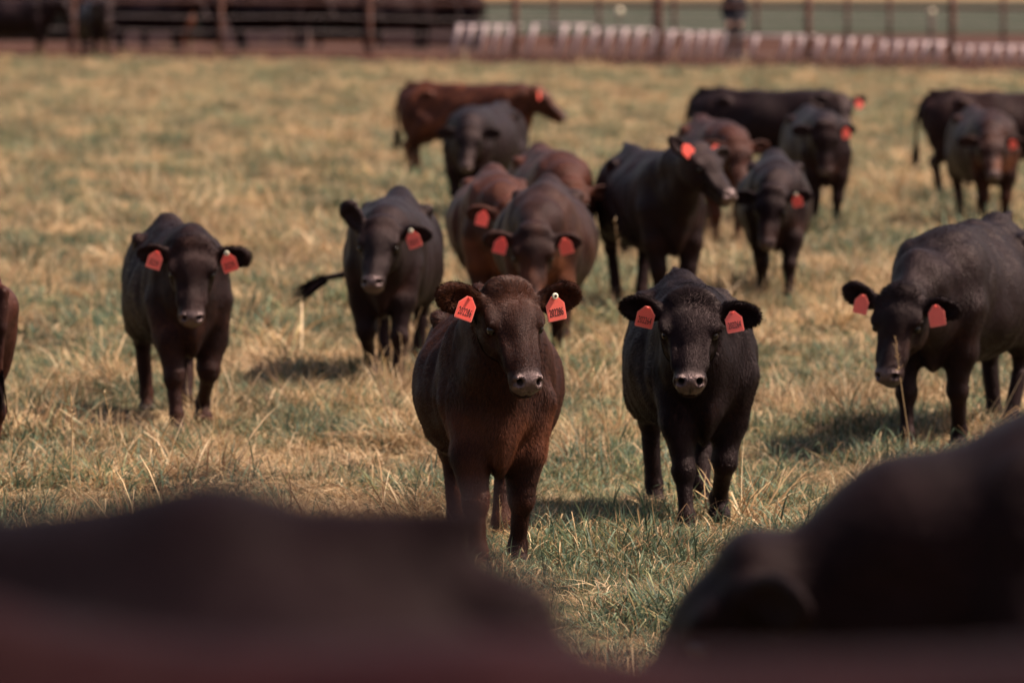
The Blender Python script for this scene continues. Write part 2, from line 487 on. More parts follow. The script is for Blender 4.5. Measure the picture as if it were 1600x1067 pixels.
    mid = (np.array([-.05, 0, .98]) + B) / 2 + np.array([0, 0, .02])
    F.cone((-.14, 0, .93), .19, mid, .135, .12)
    F.cone(mid, .135, B, .095, .10)
    thr = hp(.07, 0, -.17)
    mid2 = (np.array([.02, 0, .74]) + thr) / 2 + np.array([-.02, 0, -.02])
    F.cone((.0, 0, .80), .17, mid2, .118, .10)
    F.cone(mid2, .125, thr, .082, .09)
    F.cone((.13, 0, .62), .04, (mid2 + thr) / 2 - np.array([0, 0, .04]), .045, .09)
    # head
    E = lambda c, r, k=.03, op='u': F.ell(hp(c[0], c[1] * hw, c[2]), np.array(r) * HK * (1, hw, 1), k, M, op)
    E((.085, 0, -.085), (.13, .103, .085), .05)
    E((.02, 0, -.04), (.05, .088, .05), .05)
    E((.13, 0, -.085), (.105, .110, .075), .03)
    F.cone(hp(.13, 0, -.078), .08, hp(.35, 0, -.092), .047, .05)
    E((.33, 0, -.09), (.10, .055, .055), .03)
    E((.392, 0, -.094), (.052, .065, .052), .025)
    E((.415, 0, -.088), (.030, .053, .038), .02)
    E((.40, 0, -.135), (.042, .050, .034), .02)
    F.cone(hp(.365, 0, -.158), .034, hp(.16, 0, -.19), .058, .04)
    for s in (1, -1):
        E((.13, s * .055, -.15), (.11, .05, .09), .04)
        E((.14, s * .086, -.044), (.05, .032, .022), .02)
        E((.245, s * .115, -.065), (.065, .036, .035), .03, 's')
        E((.178, s * .117, -.068), (.023, .022, .016), .010, 's')
        E((.182, s * .099, -.092), (.034, .013, .008), .010)
        E((.24, s * .062, -.085), (.10, .022, .03), .04)
        E((.26, s * .096, -.09), (.07, .02, .03), .03, 's')
        E((.415, s * .039, -.068), (.026, .019, .022), .016)
        E((.434, s * .039, -.050), (.019, .0125, .024), .005, 's')
        E((.424, s * .055, -.068), (.018, .007, .016), .005, 's')
        F.cone(hp(.436, s * .039, -.050), .015 * HK, hp(.385, s * .034, -.085), .011, .004, 's')
    if h < .012:
        E((.43, 0, -.131), (.035, .066, .003), .006, 's')
        E((.447, 0, -.10), (.012, .0025, .03), .006, 's')
    # ears
    for sg, aa, bb, cc, c0 in earv:
        Me = np.array([aa, bb, cc])
        F.cone(c0, .036, c0 + aa * .05, .03, .03)
        F.ell(c0 + aa * .115, (.104, .027, .062), .02, Me)
        F.ell(c0 + aa * .122 + bb * .03, (.086, .026, .045), .012, Me, 's')
    P, Q = F.mesh('cow')
    if h < .016:      # soft muscle and hide relief
        _, fn, fA = normals_of(P, Q); vn = np.zeros_like(P)
        for k in range(4): np.add.at(vn, Q[:, k], fn * fA[:, None])
        vn /= np.linalg.norm(vn, axis=1)[:, None] + 1e-12
        dsp = np.zeros(len(P)); wr = np.zeros((len(P), 3))
        for k in range(3): wr[:, k] = np.sin(P @ rng.normal(0, 6, 3) + k)
        for fq, am in ((16, .0032), (28, .0022), (48, .0012)):
            for _k in range(5): dsp += am * np.sin((P * (1, 1, .55) + wr * .05) @ (unit(rng.normal(0, 1, 3)) * fq) + rng.uniform(0, 6))
        D0 = P - P0; hd = np.linalg.norm(D0 - U * .25, axis=1) < .34
        P = P + vn * (dsp * np.where(hd, .3, 1.0) * np.where(P[:, 2] < .35, .4, 1))[:, None]
    # regional masks
    D = P - P0; u, v, ww = D @ U / HK, D @ V_ / HK, D @ W_ / HK
    nm = np.clip((u + .25 * ww - .372) / .022, 0, 1) * np.clip((.064 - np.abs(v)) / .008, 0, 1) * np.clip((ww + .135) / .01, 0, 1)
    hoof = np.clip((.062 - P[:, 2]) / .01, 0, 1) * (P[:, 2] < .08)
    x, z = P[:, 0], P[:, 2]
    tn = np.full(len(P), tint)
    pat = sum(np.sin(P @ (unit(rng.normal(0, 1, 3)) * fq) + rng.uniform(0, 6)) for fq in (11, 15, 21, 30, 41)) / 5 * 2.2
    if patches:
        tn = tn + (.42 + tint * 4) * np.clip(1 - np.abs(z - .60) / .18, 0, 1) * (x > -.1) + .25 * np.clip((.5 - z) / .2, 0, 1) + (.2 + tint * .4) * np.exp(-((u - .05) / .06) ** 2 - ((v) / .09) ** 2) * (np.abs(ww + .05) < .1)
    if m is BLK: tn = tn * .3
    tn = np.clip(tn * np.clip(.75 + .8 * pat, .05, 1.6), 0, 1)
    me = mesh_np('cow_body', P * sc, [Q])
    attr(me, 'nose', nm); attr(me, 'hoof', hoof); attr(me, 'tint', np.clip(tn, 0, 1))
    root = bpy.data.objects.new(name, None); col.objects.link(root); root.empty_display_size = .3
    root.location = O; root.rotation_euler = (0, 0, math.atan2(H.y, H.x))
    tag(root, label, 'cow', group)
    body = link('body', me, m, root)
    Mw = Matrix(((U[0], V_[0], W_[0]), (U[1], V_[1], W_[1]), (U[2], V_[2], W_[2]))).to_4x4()
    for s in (1, -1):
        e = bpy.data.objects.new('eye', EYEM); col.objects.link(e); e.parent = root
        e.location = Vector(hp(.178, s * .097, -.067)) * sc; e.scale = (sc,) * 3
    hm = hairm or (HBRN if m is not BLK else HBLK)
    # tail switch
    te = np.array(tt[-1]) * sc; td = unit(np.array(tt[-1]) - np.array(tt[-2]))
    kk = 260 if h < .012 else 90
    ro = te + rng.normal(0, .012, (kk, 3)) * sc
    dr = unit(td + np.array([0, 0, -.5])) + rng.normal(0, .10, (kk, 3))
    ref = np.cross(dr, rng.normal(0, 1, (kk, 3))); ref /= np.linalg.norm(ref, axis=1)[:, None]
    strands(rng, ro, ref, dr, np.full(kk, .24 * sc), .007 if h < .012 else .012, .05, 'tail_switch', HBLK, root, .08)
    # ear tags
    for sg, aa, bb, cc, c0 in earv:
        if ('L' if sg > 0 else 'R') not in tags: continue
        p = c0 + aa * .088 + bb * .032 + up * .012
        nn = bb.copy(); nn[2] *= .35; nn = unit(nn)
        yy = up - V_ * sg * .28
        if aa[2] > .5: yy = up * .6 + V_ * sg * .6
        yy = unit(yy - nn * (yy @ nn)); xx = np.cross(yy, nn)
        T = Matrix(((xx[0], yy[0], nn[0], p[0] * sc), (xx[1], yy[1], nn[1], p[1] * sc), (xx[2], yy[2], nn[2], p[2] * sc), (0, 0, 0, 1)))
        T = T @ Matrix.Rotation(rng.normal(0, .10), 4, 'Z') @ Matrix.Rotation(rng.normal(-.05, .12), 4, 'X')
        sT = sc * rng.uniform(.80, .89)
        make_tag(root, T @ Matrix.Diagonal((sT, sT, sT, 1)), num, button and sg > 0)
    # short coat as real strands on the sharp animals
    if fur:
        v4, nn, A = normals_of(P, Q)
        c = v4.mean(1)
        dd = c - P0; cu, cv, cw = dd @ U / HK, dd @ V_ / HK, dd @ W_ / HK
        head = (cu > -.08) & (cu < .5) & (np.abs(cv) < .13) & (cw < .06) & (cw > -.25)
        ear = np.zeros(len(c), bool)
        fl = np.tile(np.array([-.75, 0, -.65]), (len(c), 1))
        for sg, aa, bb, cc, c0 in earv:
            m_ = (((c - c0) @ aa) > .03) & (np.linalg.norm(c - c0 - aa * .1, axis=1) < .13)
            ear |= m_; fl[m_] = aa
            rel = (c - c0 - aa * .1)[m_]; fl[m_] += (rel @ cc)[:, None] * cc * 14 + bb * .3
        hh = head & ~ear
        wh = np.stack([cu - .10, cv * 1.2, cw * 0], 1)
        fl[hh] = (wh[:, :1] * U + wh[:, 1:2] * V_)[hh] + 1e-3
        legs = c[:, 2] < .5; fl[legs] = (0, 0, -1)
        neck = (c[:, 0] > .05) & ~head & ~ear & ~legs
        fl[neck] = np.array([-.15, 0, -1.]) + .3 * np.sin(c[neck] * 17)
        Lh = np.where(ear, .014, np.where(hh, .006 + .015 * np.exp(-(cu / .06) ** 2), np.where(legs, .012, .021)))
        bad = (cu > .365) & head | (c[:, 2] < .06)
        bad |= (np.linalg.norm(dd - (U * .178 + W_ * -.067 + V_ * .1) * HK, axis=1) < .021) | (np.linalg.norm(dd - (U * .178 + W_ * -.067 - V_ * .1) * HK, axis=1) < .021)
        pr = A * np.where(bad, 0, 1) * np.where(hh | ear, 2.2, 1); pr /= pr.sum()
        idx = rng.choice(len(c), fur, p=pr)
        uv = rng.uniform(0, 1, (fur, 2, 1)); q = v4[idx]
        ro = (q[:, 0] * (1 - uv[:, 0]) + q[:, 1] * uv[:, 0]) * (1 - uv[:, 1]) + (q[:, 3] * (1 - uv[:, 0]) + q[:, 2] * uv[:, 0]) * uv[:, 1]
        # clumping
        cl = np.stack([np.sin(ro @ rng.normal(0, 38, 3) + i) for i in range(3)], 1)
        f2 = fl[idx] / (np.linalg.norm(fl[idx], axis=1)[:, None] + 1e-9) + .28 * cl
        lft = np.where(ear[idx], .45, np.where(hh[idx], .25, .2))
        strands(rng, ro * sc, nn[idx], f2, Lh[idx] * 1.25 * sc, .0021, lft, 'hair_coat', hm, root, .16, np.clip(tn[Q[idx, 0]] * 1.25 - .05, 0, .75) + np.where(ear[idx], .2, 0))
    print('cow', label[:50], len(P), 'O', [round(t, 2) for t in O], 'pollz', round(Pw.z, 2), 'hz', np.round(P0, 2), round(time.time() - T0, 1))
    return root

# ------------------------------------------------------------------ ground
def ground_material(name, tan1, tan2, green, gfac):
    m, n, b = mat(name)
    g = N(n, 'ShaderNodeNewGeometry').outputs['Position']
    v = mapping(n, g, (1, .55, 1))
    p1 = noise_n(n, .9, 5, .6, v, .5); p2 = noise_n(n, 14, 6, .7, g, .6); p3 = noise_n(n, 3.5, 5, .6, v)
    c = mix(n, ramp(n, p2, [(.3, 0), (.7, 1)]), tan1, tan2)
    f = N(n, 'ShaderNodeMath', operation='ADD'); n.links.new(p1, f.inputs[0]); n.links.new(p3, f.inputs[1])
    c = mix(n, ramp(n, f.outputs[0], [(gfac - .06, 0), (gfac + .08, 1)]) if False else ramp(n, p3, [(gfac, 0), (gfac + .15, 1)]), c, green)
    n.links.new(c, b.inputs['Base Color']); b.inputs['Roughness'].default_value = .95
    b.inputs['Specular IOR Level'].default_value = .1
    bump(n, b, p2, .8, .04)
    return m
GM = ground_material('pasture', (.13, .085, .045), (.26, .185, .09), (.085, .095, .05), .42)
xs = np.concatenate([np.linspace(-900, -40, 24), np.linspace(-38, 38, 150), np.linspace(40, 900, 24)])
ys = np.concatenate([np.linspace(-60, -2, 12), np.linspace(0, 60, 160), np.linspace(61, 140, 80), np.linspace(150, 3000, 40)])
gv = np.array([(x, y, ground_z(x, y) if abs(x) < 60 and y < 160 else bank(y)) for y in ys for x in xs])
nx = len(xs)
ii = np.array([[j * nx + i, j * nx + i + 1, (j + 1) * nx + i + 1, (j + 1) * nx + i] for j in range(len(ys) - 1) for i in range(nx - 1)])
tag(link('ground', mesh_np('ground', gv, [ii]), GM), kind='structure')

def sheet(name, pts, z, m, kind='structure'):
    me = bpy.data.meshes.new(name); me.from_pydata([(x, y, z) for x, y in pts], [], [list(range(len(pts)))]); me.update()
    return tag(link(name, me, m, None, False), kind=kind)
SOIL = simple('red_soil', (.05, .025, .019), .95, .3, .8)
GREEN = simple('green_field', (.037, .042, .031), .95, .12, .12)
TAN = simple('dry_field', (.17, .11, .06), .95, .2, .1)
# pen floor, low earth bank under the fence, fields beyond
sheet('pen_floor', [(-400, fy(-14) + 1.5), (-14, fy(-14) + 1.5), (14, fy(14) + 1.5), (400, fy(14) + 1.5), (400, 168), (-400, 168)], .06, SOIL)
sheet('green_field', [(-700, 168), (700, 168), (700, 262), (-700, 262)], .075, GREEN)
sheet('dry_field', [(-900, 262), (900, 262), (900, 900), (-900, 900)], .09, TAN)
bv, bf = [], []
for i in range(121):
    x = -60 + i; y0 = fy(max(-14, min(14, x)))
    for k, (dy, z) in enumerate(((-1.5, -.05), (-.7, .10), (0, .17), (.8, .12), (1.9, -.02))):
        bv.append((x, y0 + dy + .15 * mnoise.noise(Vector((x * .7, k, 3))), z + (.05 * mnoise.noise(Vector((x * 1.1, k, 0))) if 0 < k < 4 else 0)))
for i in range(120):
    for k in range(4): bf.append([i * 5 + k, (i + 1) * 5 + k, (i + 1) * 5 + k + 1, i * 5 + k + 1])
me = bpy.data.meshes.new('earth_bank'); me.from_pydata(bv, [], bf); me.update()
tag(link('earth_bank', me, SOIL), kind='structure')

# ------------------------------------------------------------------ grass
grng = np.random.default_rng(7)
def grass_mat():
    m, n, b = mat('grass_blades')
    k = N(n, 'ShaderNodeAttribute', attribute_name='dry').outputs['Fac']
    r = N(n, 'ShaderNodeAttribute', attribute_name='rnd').outputs['Fac']
    pos = N(n, 'ShaderNodeNewGeometry').outputs['Position']
    pn = noise_n(n, .8, 3, .5, mapping(n, pos, (1, .6, 1)))
    dry = ramp(n, r, [(0, (.13, .075, .045)), (.35, (.31, .20, .10)), (.7, (.48, .35, .20)), (1, (.64, .51, .34))])
    grn = ramp(n, r, [(0, (.032, .055, .036)), (.5, (.080, .122, .080)), (.85, (.16, .225, .145)), (1, (.36, .30, .12))])
    c = mix(n, k, grn, dry)
    mu = N(n, 'ShaderNodeMix', data_type='RGBA', blend_type='MULTIPLY'); mu.inputs[0].default_value = 1
    n.links.new(c, mu.inputs[6]); n.links.new(ramp(n, pn, [(.35, (.66, .64, .62)), (.65, (1.2, 1.18, 1.12))]), mu.inputs[7])
    n.links.new(mu.outputs[2], b.inputs['Base Color']); b.inputs['Roughness'].default_value = .6
    b.inputs['Specular IOR Level'].default_value = .25
    tr = N(n, 'ShaderNodeBsdfTranslucent'); n.links.new(mu.outputs[2], tr.inputs[0])
    ms = N(n, 'ShaderNodeMixShader'); ms.inputs[0].default_value = .3
    n.links.new(b.outputs[0], ms.inputs[1]); n.links.new(tr.outputs[0], ms.inputs[2])
    n.links.new(ms.outputs[0], n.nodes['Material Output'].inputs[0])
    return m
GRM = grass_mat()
def tuft(nb, spread, lmin, lmax, wid, lean, droop, dryp, up=1.0, seg=4):
    V, F4, F3, dry, rnd = [], [], [], [], []
    for _ in range(nb):
        r = spread * math.sqrt(grng.uniform()); t = grng.uniform(0, 6.283)
        p = np.array([r * math.cos(t), r * math.sin(t), -.01])
        t2 = t + grng.normal(0, 1.3); L = grng.uniform(lmin, lmax); w = wid * grng.uniform(.6, 1.3)
        ln = abs(grng.normal(lean, .3)); d = np.array([math.cos(t2) * ln, math.sin(t2) * ln, up]); d /= np.linalg.norm(d)
        side = np.array([-math.sin(t2 + grng.normal(0, .8)), math.cos(t2 + grng.normal(0, .8)), 0]); side /= np.linalg.norm(side) + 1e-9
        dp = droop * grng.uniform(.3, 1.5); b0 = len(V); kink = grng.integers(1, seg) if grng.uniform() < .35 else -1
        curve = grng.normal(0, .35, 2)
        for i in range(seg):
            ww = w * (1 - (i / seg) ** 2 * .6)
            V += [p - side * ww / 2, p + side * ww / 2]
            p = p + d * L / seg
            d = d + np.array([math.cos(t2) * .2 * dp + curve[0] * .25, math.sin(t2) * .2 * dp + curve[1] * .25, -dp])
            if i == kink: d = d + np.array([grng.normal(0, .6), grng.normal(0, .6), -.8])
            d /= np.linalg.norm(d)
            if p[2] < .004: p[2] = .004; d[2] = max(d[2], .02)
        V.append(p)
        for i in range(seg - 1): F4.append([b0 + 2 * i, b0 + 2 * i + 1, b0 + 2 * i + 3, b0 + 2 * i + 2])
        F3.append([b0 + 2 * seg - 2, b0 + 2 * seg - 1, b0 + 2 * seg])
        isd = 1.0 if grng.uniform() < dryp else 0.0; rr = grng.uniform()
        dry += [isd] * (2 * seg + 1); rnd += [rr] * (2 * seg + 1)
    me = mesh_np('grass_tuft', np.array(V), [np.array(F4), np.array(F3)])
    attr(me, 'dry', dry); attr(me, 'rnd', rnd); me.materials.append(GRM)
    return me
def stalk():
    V, F, dry, rnd = [], [], [], []
    mb = MB(); L = grng.uniform(.3, .5); ln = grng.normal(0, .14)
    pts = [(ln * t * t * L * 2, ln * .4 * t * t, L * t) for t in np.linspace(0, 1, 7)]
    mb.tube(pts, [.0022, .002, .0018, .0016, .0014, .0012, .001], 4)
    for i in range(26):
        t = .72 + .28 * i / 25; c = np.array([ln * t * t * L * 2, ln * .4 * t * t, L * t])
        dx = grng.normal(0, .007, 3); mb.tube([c + dx * .2, c + dx + np.array([0, 0, .009])], [.0024, .0008], 3)
    me = mb.mesh('grass_stalk'); attr(me, 'dry', [1.0] * len(me.vertices)); attr(me, 'rnd', [grng.uniform(.6, 1)] * len(me.vertices))
    me.materials.append(GRM); return me
variants = []
for i in range(5): variants.append(tuft(90, .17, .08, .26, .0065, 1.5, .5, .95, .85))          # 0-4 dry mat
for i in range(4): variants.append(tuft(70, .11, .07, .20, .0065, .7, .3, .22))                # 5-8 green tufts
for i in range(3): variants.append(tuft(60, .12, .16, .36, .0055, .8, .3, .8))                # 9-11 tall dry
for i in range(4): variants.append(stalk())                                                     # 12-15
tcol = bpy.data.collections.new('tuft_shapes')
for i, v in enumerate(variants):
    o = bpy.data.objects.new('tuft_%02d' % i, v); tcol.objects.link(o)

def gnoise(x, y, s, z=0): return mnoise.noise(Vector((x * s, y * s * .6, z)))
def scatter(y0, y1, dens, scale, margin=1.25, green_bias=0):
    P, I, Ro, S = [], [], [], []
    hw = lambda y: y * 800 / FPX * margin + .5
    n = int(dens * (hw(y0) + hw(y1)) * (y1 - y0))
    for _ in range(n):
        y = y0 + (y1 - y0) * grng.uniform(); 
        if grng.uniform() > hw(y) / hw(y1): continue
        x = grng.uniform(-1, 1) * hw(y)
        if y > fy(x) - 1.2: continue
        g = gnoise(x, y, .9) + .6 * gnoise(x, y, 2.6, 9) + green_bias + .35 * gnoise(x, y, .25, 4)
        q = grng.uniform()
        if g * 1.8 + grng.normal(0, .10) > -.17: k = 5 + int(grng.integers(4)) if q < .75 else int(grng.integers(5))
        else: k = int(grng.integers(5)) if q < .80 else (9 + int(grng.integers(3)) if q < .95 else 5 + int(grng.integers(4)))
        if q > .988: k = 12 + int(grng.integers(4))
        P.append((x, y, ground_z(x, y))); I.append(k); Ro.append((grng.normal(0, .12), grng.normal(0, .12), grng.uniform(0, 6.28)))
        S.append(scale * grng.uniform(.65, 1.25) * (1 + .55 * max(-.6, min(1, 2.2 * gnoise(x, y, 1.4, 20)))) * (1.0 if k < 12 else 1 / max(1, scale * .8)))
    return P, I, Ro, S
sets = [scatter(2, 20, 12, 1.1, 3.0), scatter(20, 36, 14, 1.0, 2.6), scatter(36, 70, 6, 1.4, 2.0),  scatter(20, 23, 110, .62), scatter(23, 36, 75, .82), scatter(36, 60, 28, 1.05), scatter(60, 90, 17, 1.1), scatter(90, 143, 14, .95)]
P = sum((s[0] for s in sets), []); I = sum((s[1] for s in sets), []); Ro = sum((s[2] for s in sets), []); S = sum((s[3] for s in sets), [])
# lush green clumps the photograph shows
def clump(px, py, r, n, ks, sc):
    c = on_ground(px, py)
    for _ in range(n):
        rr = r * math.sqrt(grng.uniform()); t = grng.uniform(0, 6.28); x, y = c.x + rr * math.cos(t), c.y + rr * math.sin(t) * 1.6
        P.append((x, y, ground_z(x, y))); I.append(int(grng.choice(ks))); Ro.append((grng.normal(0, .15), grng.normal(0, .15), grng.uniform(0, 6.28))); S.append(sc * grng.uniform(.7, 1.3))
for px, py, r, n, sc in ((940, 870, .38, 60, 1.0), (1060, 815, .3, 30, .9), (990, 840, .3, 30, .9), (880, 840, .22, 22, .9), (500, 650, .5, 40, .8), (420, 660, .4, 26, .8), (1240, 790, .35, 26, .8),
                         (560, 640, .4, 26, .8), (60, 600, .5, 40, .8), (160, 690, .4, 30, .8), (930, 640, .35, 24, .7), (1330, 600, .5, 30, .7), (740, 870, .3, 20, .8)):
    clump(px, py, r, n, [5, 6, 7, 8], sc)
for px, py, n in ((90, 800, 2), (225, 790, 2), (820, 790, 2), (935, 760, 3), (1270, 700, 1), (1480, 690, 2), (620, 610, 3), (600, 600, 3), (130, 590, 3), (950, 640, 2), (330, 650, 3), (345, 620, 2), (1200, 700, 3)):
    clump(px, py, .12, n, [12, 13, 14, 15], 1.0)
pm = bpy.data.meshes.new('grass'); pm.vertices.add(len(P)); pm.vertices.foreach_set('co', np.array(P, np.float32).ravel())
aI = pm.attributes.new('ti', 'INT', 'POINT'); aI.data.foreach_set('value', np.array(I, np.int32))
aR = pm.attributes.new('ro', 'FLOAT_VECTOR', 'POINT'); aR.data.foreach_set('vector', np.array(Ro, np.float32).ravel())
attr(pm, 'sc', S)
go = link('grass', pm); tag(go, 'dry tan and green pasture grass with seed stalks', 'grass', None, 'stuff')
ng = bpy.data.node_groups.new('scatter_grass', 'GeometryNodeTree')
ng.interface.new_socket('Geometry', in_out='INPUT', socket_type='NodeSocketGeometry'); ng.interface.new_socket('Geometry', in_out='OUTPUT', socket_type='NodeSocketGeometry')
gi = ng.nodes.new('NodeGroupInput'); gout = ng.nodes.new('NodeGroupOutput')
ci = ng.nodes.new('GeometryNodeCollectionInfo'); ci.inputs['Collection'].default_value = tcol
ci.inputs['Separate Children'].default_value = True; ci.inputs['Reset Children'].default_value = True
ip = ng.nodes.new('GeometryNodeInstanceOnPoints'); ip.inputs['Pick Instance'].default_value = True
def na(nm, ty):
    q = ng.nodes.new('GeometryNodeInputNamedAttribute'); q.data_type = ty; q.inputs[0].default_value = nm; return q.outputs[0]
er = ng.nodes.new('FunctionNodeEulerToRotation')
L_ = ng.links
L_.new(gi.outputs[0], ip.inputs['Points']); L_.new(ci.outputs[0], ip.inputs['Instance'])
L_.new(na('ti', 'INT'), ip.inputs['Instance Index']); L_.new(na('ro', 'FLOAT_VECTOR'), er.inputs[0]); L_.new(er.outputs[0], ip.inputs['Rotation'])
L_.new(na('sc', 'FLOAT'), ip.inputs['Scale']); L_.new(ip.outputs[0], gout.inputs[0])
go.modifiers.new('scatter', 'NODES').node_group = ng
print('tufts', len(P), round(time.time() - T0, 1))

# ------------------------------------------------------------------ fences and feeders
def fence(name, label, xs_, yf, post_h, rails, cables, r=.06, x0=-30, x1=30):
    root = bpy.data.objects.new(name, None); col.objects.link(root); tag(root, label, 'fence')
    root.location = (x0, yf(x0), 0)
    off = Vector((-x0, -yf(x0), 0))
    for x in xs_:
        s = MB(); p = Vector((x, yf(x), 0)) + off
        s.tube([p + Vector((0, 0, -.2)), p + Vector((0, 0, post_h)), p + Vector((0, 0, post_h + .02))], [r, r, r * .6], 12); s.build('post', RUST, root, True)
    for z, rr in rails:
        s = MB(); s.tube([Vector((x, yf(x), z)) + off + Vector((0, -.07, 0)) for x in np.linspace(x0, x1, 14)], rr, 8); s.build('rail', RUST, root, True)
    for z, rr in cables:
        s = MB(); s.tube([Vector((x, yf(x), z + .015 * math.sin(x))) + off + Vector((0, -.075, 0)) for x in np.linspace(x0, x1, 40)], rr, 6); s.build('cable', CABLE, root, True)
    return root
s0 = 8889 / 131
px2x = lambda px, Y: (px - 800) / FPX * Y
def on_line(px, Y0):
    k = (px - 800) / FPX; Y = Y0 / (1 + .68 * k); return k * Y, Y
fence('pen_fence', 'long rusty pipe and cable fence along the top of the pasture', [on_line(p, 129.5)[0] for p in (-345, -115, 115, 345, 577, 805, 1030, 1262, 1487, 1715, 1945)], fy, 1.75,
      [(1.36, .04)], [(.32, .012), (.68, .012), (1.02, .012)], .075, -17, 17)
fence('rear_fence', 'thin post fence behind the feeding bars on the pen\'s far side', [px2x(p, 150) for p in (865, 935, 1022, 1052, 1180, 1320, 1385, 1560)], lambda x: 150 - .1 * x, 1.5, [(1.45, .03)], [(.9, .01)], .055, -2, 17)

def feeder(pxa, pxb, hh, missing, i, label):
    (xa, Y), (xc, Yc) = on_line(pxa, 134), on_line(pxb, 134)
    xb = xa + math.hypot(xc - xa, Yc - Y); hh *= .93
    root = bpy.data.objects.new('feed_barrier', None); col.objects.link(root); root.location = (xa, Y, .06); root.rotation_euler = (0, 0, math.atan(-.68))
    tag(root, label, 'barrier', 'slant bar feed barriers in the pen')
    n = max(2, round((pxb - pxa) / 22)); sl_ = hh * .32
    for k in range(n):
        if k in missing: continue
        x = (xb - xa) * (k + .3) / n
        s = MB(); s.tube([(x, 0, .02), (x + sl_, 0, hh)], .056, 8); s.build('slant_bar', GALV, root, True)
    s = MB(); s.tube([(-.05, .09, .0 + .03), (xb - xa, .09, .03)], .04, 8); s.build('bottom_rail', RUST, root, True)
    s = MB(); s.tube([(-.05 + sl_, .09, hh), (xb - xa + sl_, .09, hh)], .025, 8); s.build('top_rail', GALV, root, True)
for i, (a_, b_, hh, ms, lb) in enumerate(((700, 800, .80, (), 'slant bar feed barrier at the end nearest the dark cattle behind the fence'), (815, 910, .82, (1,), 'pale slant bar feed barrier just past the third rusty post'),
        (912, 1004, .74, (), 'slant bar feed barrier below the small white ball'), (1006, 1056, .7, (), 'shortest slant bar feed barrier in the row'),
        (1060, 1137, .68, (), 'slant bar feed barrier beside the person in dark clothes, on the pale side'), (1140, 1260, .62, (2,), 'slant bar feed barrier just past the person in dark clothes'),
        (1264, 1362, .58, (), 'slant bar feed barrier between the person and the low dull ones'), (1366, 1476, .5, (), 'low dull feed barrier before the capped post'), (1480, 1610, .42, (), 'lowest and dullest feed barrier at the far end of the row'))):
    feeder(a_, b_, hh, ms, i, lb)
def added_shed():  # added shelter; its dark wall and overhanging roof darken the pen
    root = bpy.data.objects.new('added_cattle_shed', None); col.objects.link(root); x0, x1, Y = -26.0, -1.05, 157.0
    root.location = (x0, Y, .05); tag(root, 'long low dark timber shelter added to darken the pen behind the penned black cattle', 'added_shed')
    WD = simple('weathered_boards', (.035, .022, .018), .85, .4, 3, 0, .3); RF = simple('tin_roof', (.10, .075, .07), .5, .2, 2)
    s = MB(); L = x1 - x0; nb = 84
    for i in range(nb): s.box(((i + .5) * L / nb, 2.2 + .012 * (i % 3), 1.35), (L / nb - .012, .04, 2.7 + .02 * (i % 2)))
    s.build('back_wall', WD, root)
    for xx in (0.02, L - .02): s = MB(); [s.box((xx, .15 + .29 * (j + .5), 1.35), (.04, .275, 2.7)) for j in range(7)]; s.build('end_wall', WD, root)
    s = MB(); M_ = Matrix.Rotation(.10, 3, 'X'); s.box((L / 2, .9, 2.92), (L + .8, 3.9, .06), M_); s.build('roof', RF, root)
    for k in range(9): s = MB(); s.tube([(k * L / 8 * .98 + .2, 0, -.1), (k * L / 8 * .98 + .2, 0, 2.8)], .09, 10); s.build('post', DARKP, root)
added_shed()
def trough(pxa, pxb, Y, label):
    xa, xb = px2x(pxa, Y), px2x(pxb, Y); L = xb - xa
    root = bpy.data.objects.new('feed_trough', None); col.objects.link(root); root.location = (xa, Y, .06); tag(root, label, 'trough', 'feed troughs in the cattle pen')
    CN = simple('worn_concrete', (.17, .11, .095), .85, .3, 3, 0, .3)
    s = MB(); s.box((L / 2, 0, .26), (L, .06, .46)); s.build('front_side', CN, root)
    s = MB(); s.box((L / 2, .52, .34), (L, .06, .62)); s.build('back_side', CN, root)
    s = MB(); s.box((L / 2, .26, .10), (L - .02, .455, .10)); s.build('trough_floor', CN, root)
    for xx in (-.035, L + .035): s = MB(); s.box((xx, .26, .27), (.06, .58, .50)); s.build('end_side', CN, root)
trough(350, 480, 150, 'concrete feed trough left of the third rusty post, under the penned cattle')
trough(600, 735, 147, 'concrete feed trough right of the third rusty post, before the feed barriers')
trough(170, 270, 152, 'concrete feed trough at the dark end of the pen')
def ball_post(px, py, Y, r, rp, label, hpost):  # pale balls stand in for highlight discs, on added stakes except the thick post
    p = at_y(px, py, Y); root = bpy.data.objects.new('cap_highlight_post', None); col.objects.link(root); root.location = (p.x, Y, .03)
    tag(root, label, 'post', 'posts with pale round caps')
    s = MB(); s.tube([(0, 0, -.1), (0, 0, p.z - .05)], rp, 10); s.build('stake', DARKP, root, True)
    s = MB(); s.ball((0, 0, p.z), r, 16, 10); s.build('cap', CAPM, root, True)
ball_post(968, 20, 145, .085, .02, 'pale ball in place of a bright highlight, on an added thin stake behind the feeding bars', 0)
ball_post(1455, 20, 137, .085, .06, 'thick dark post with a pale round cap near the low feed barriers', 0)
ball_post(457, 14, 148, .09, .05, 'pale ball in place of a bright highlight, on an added post among the black penned cattle', 0)
ball_post(110, 37, 140, .07, .03, 'pale ball in place of a ring highlight, on an added short stake between the two cows by the fence', 0)

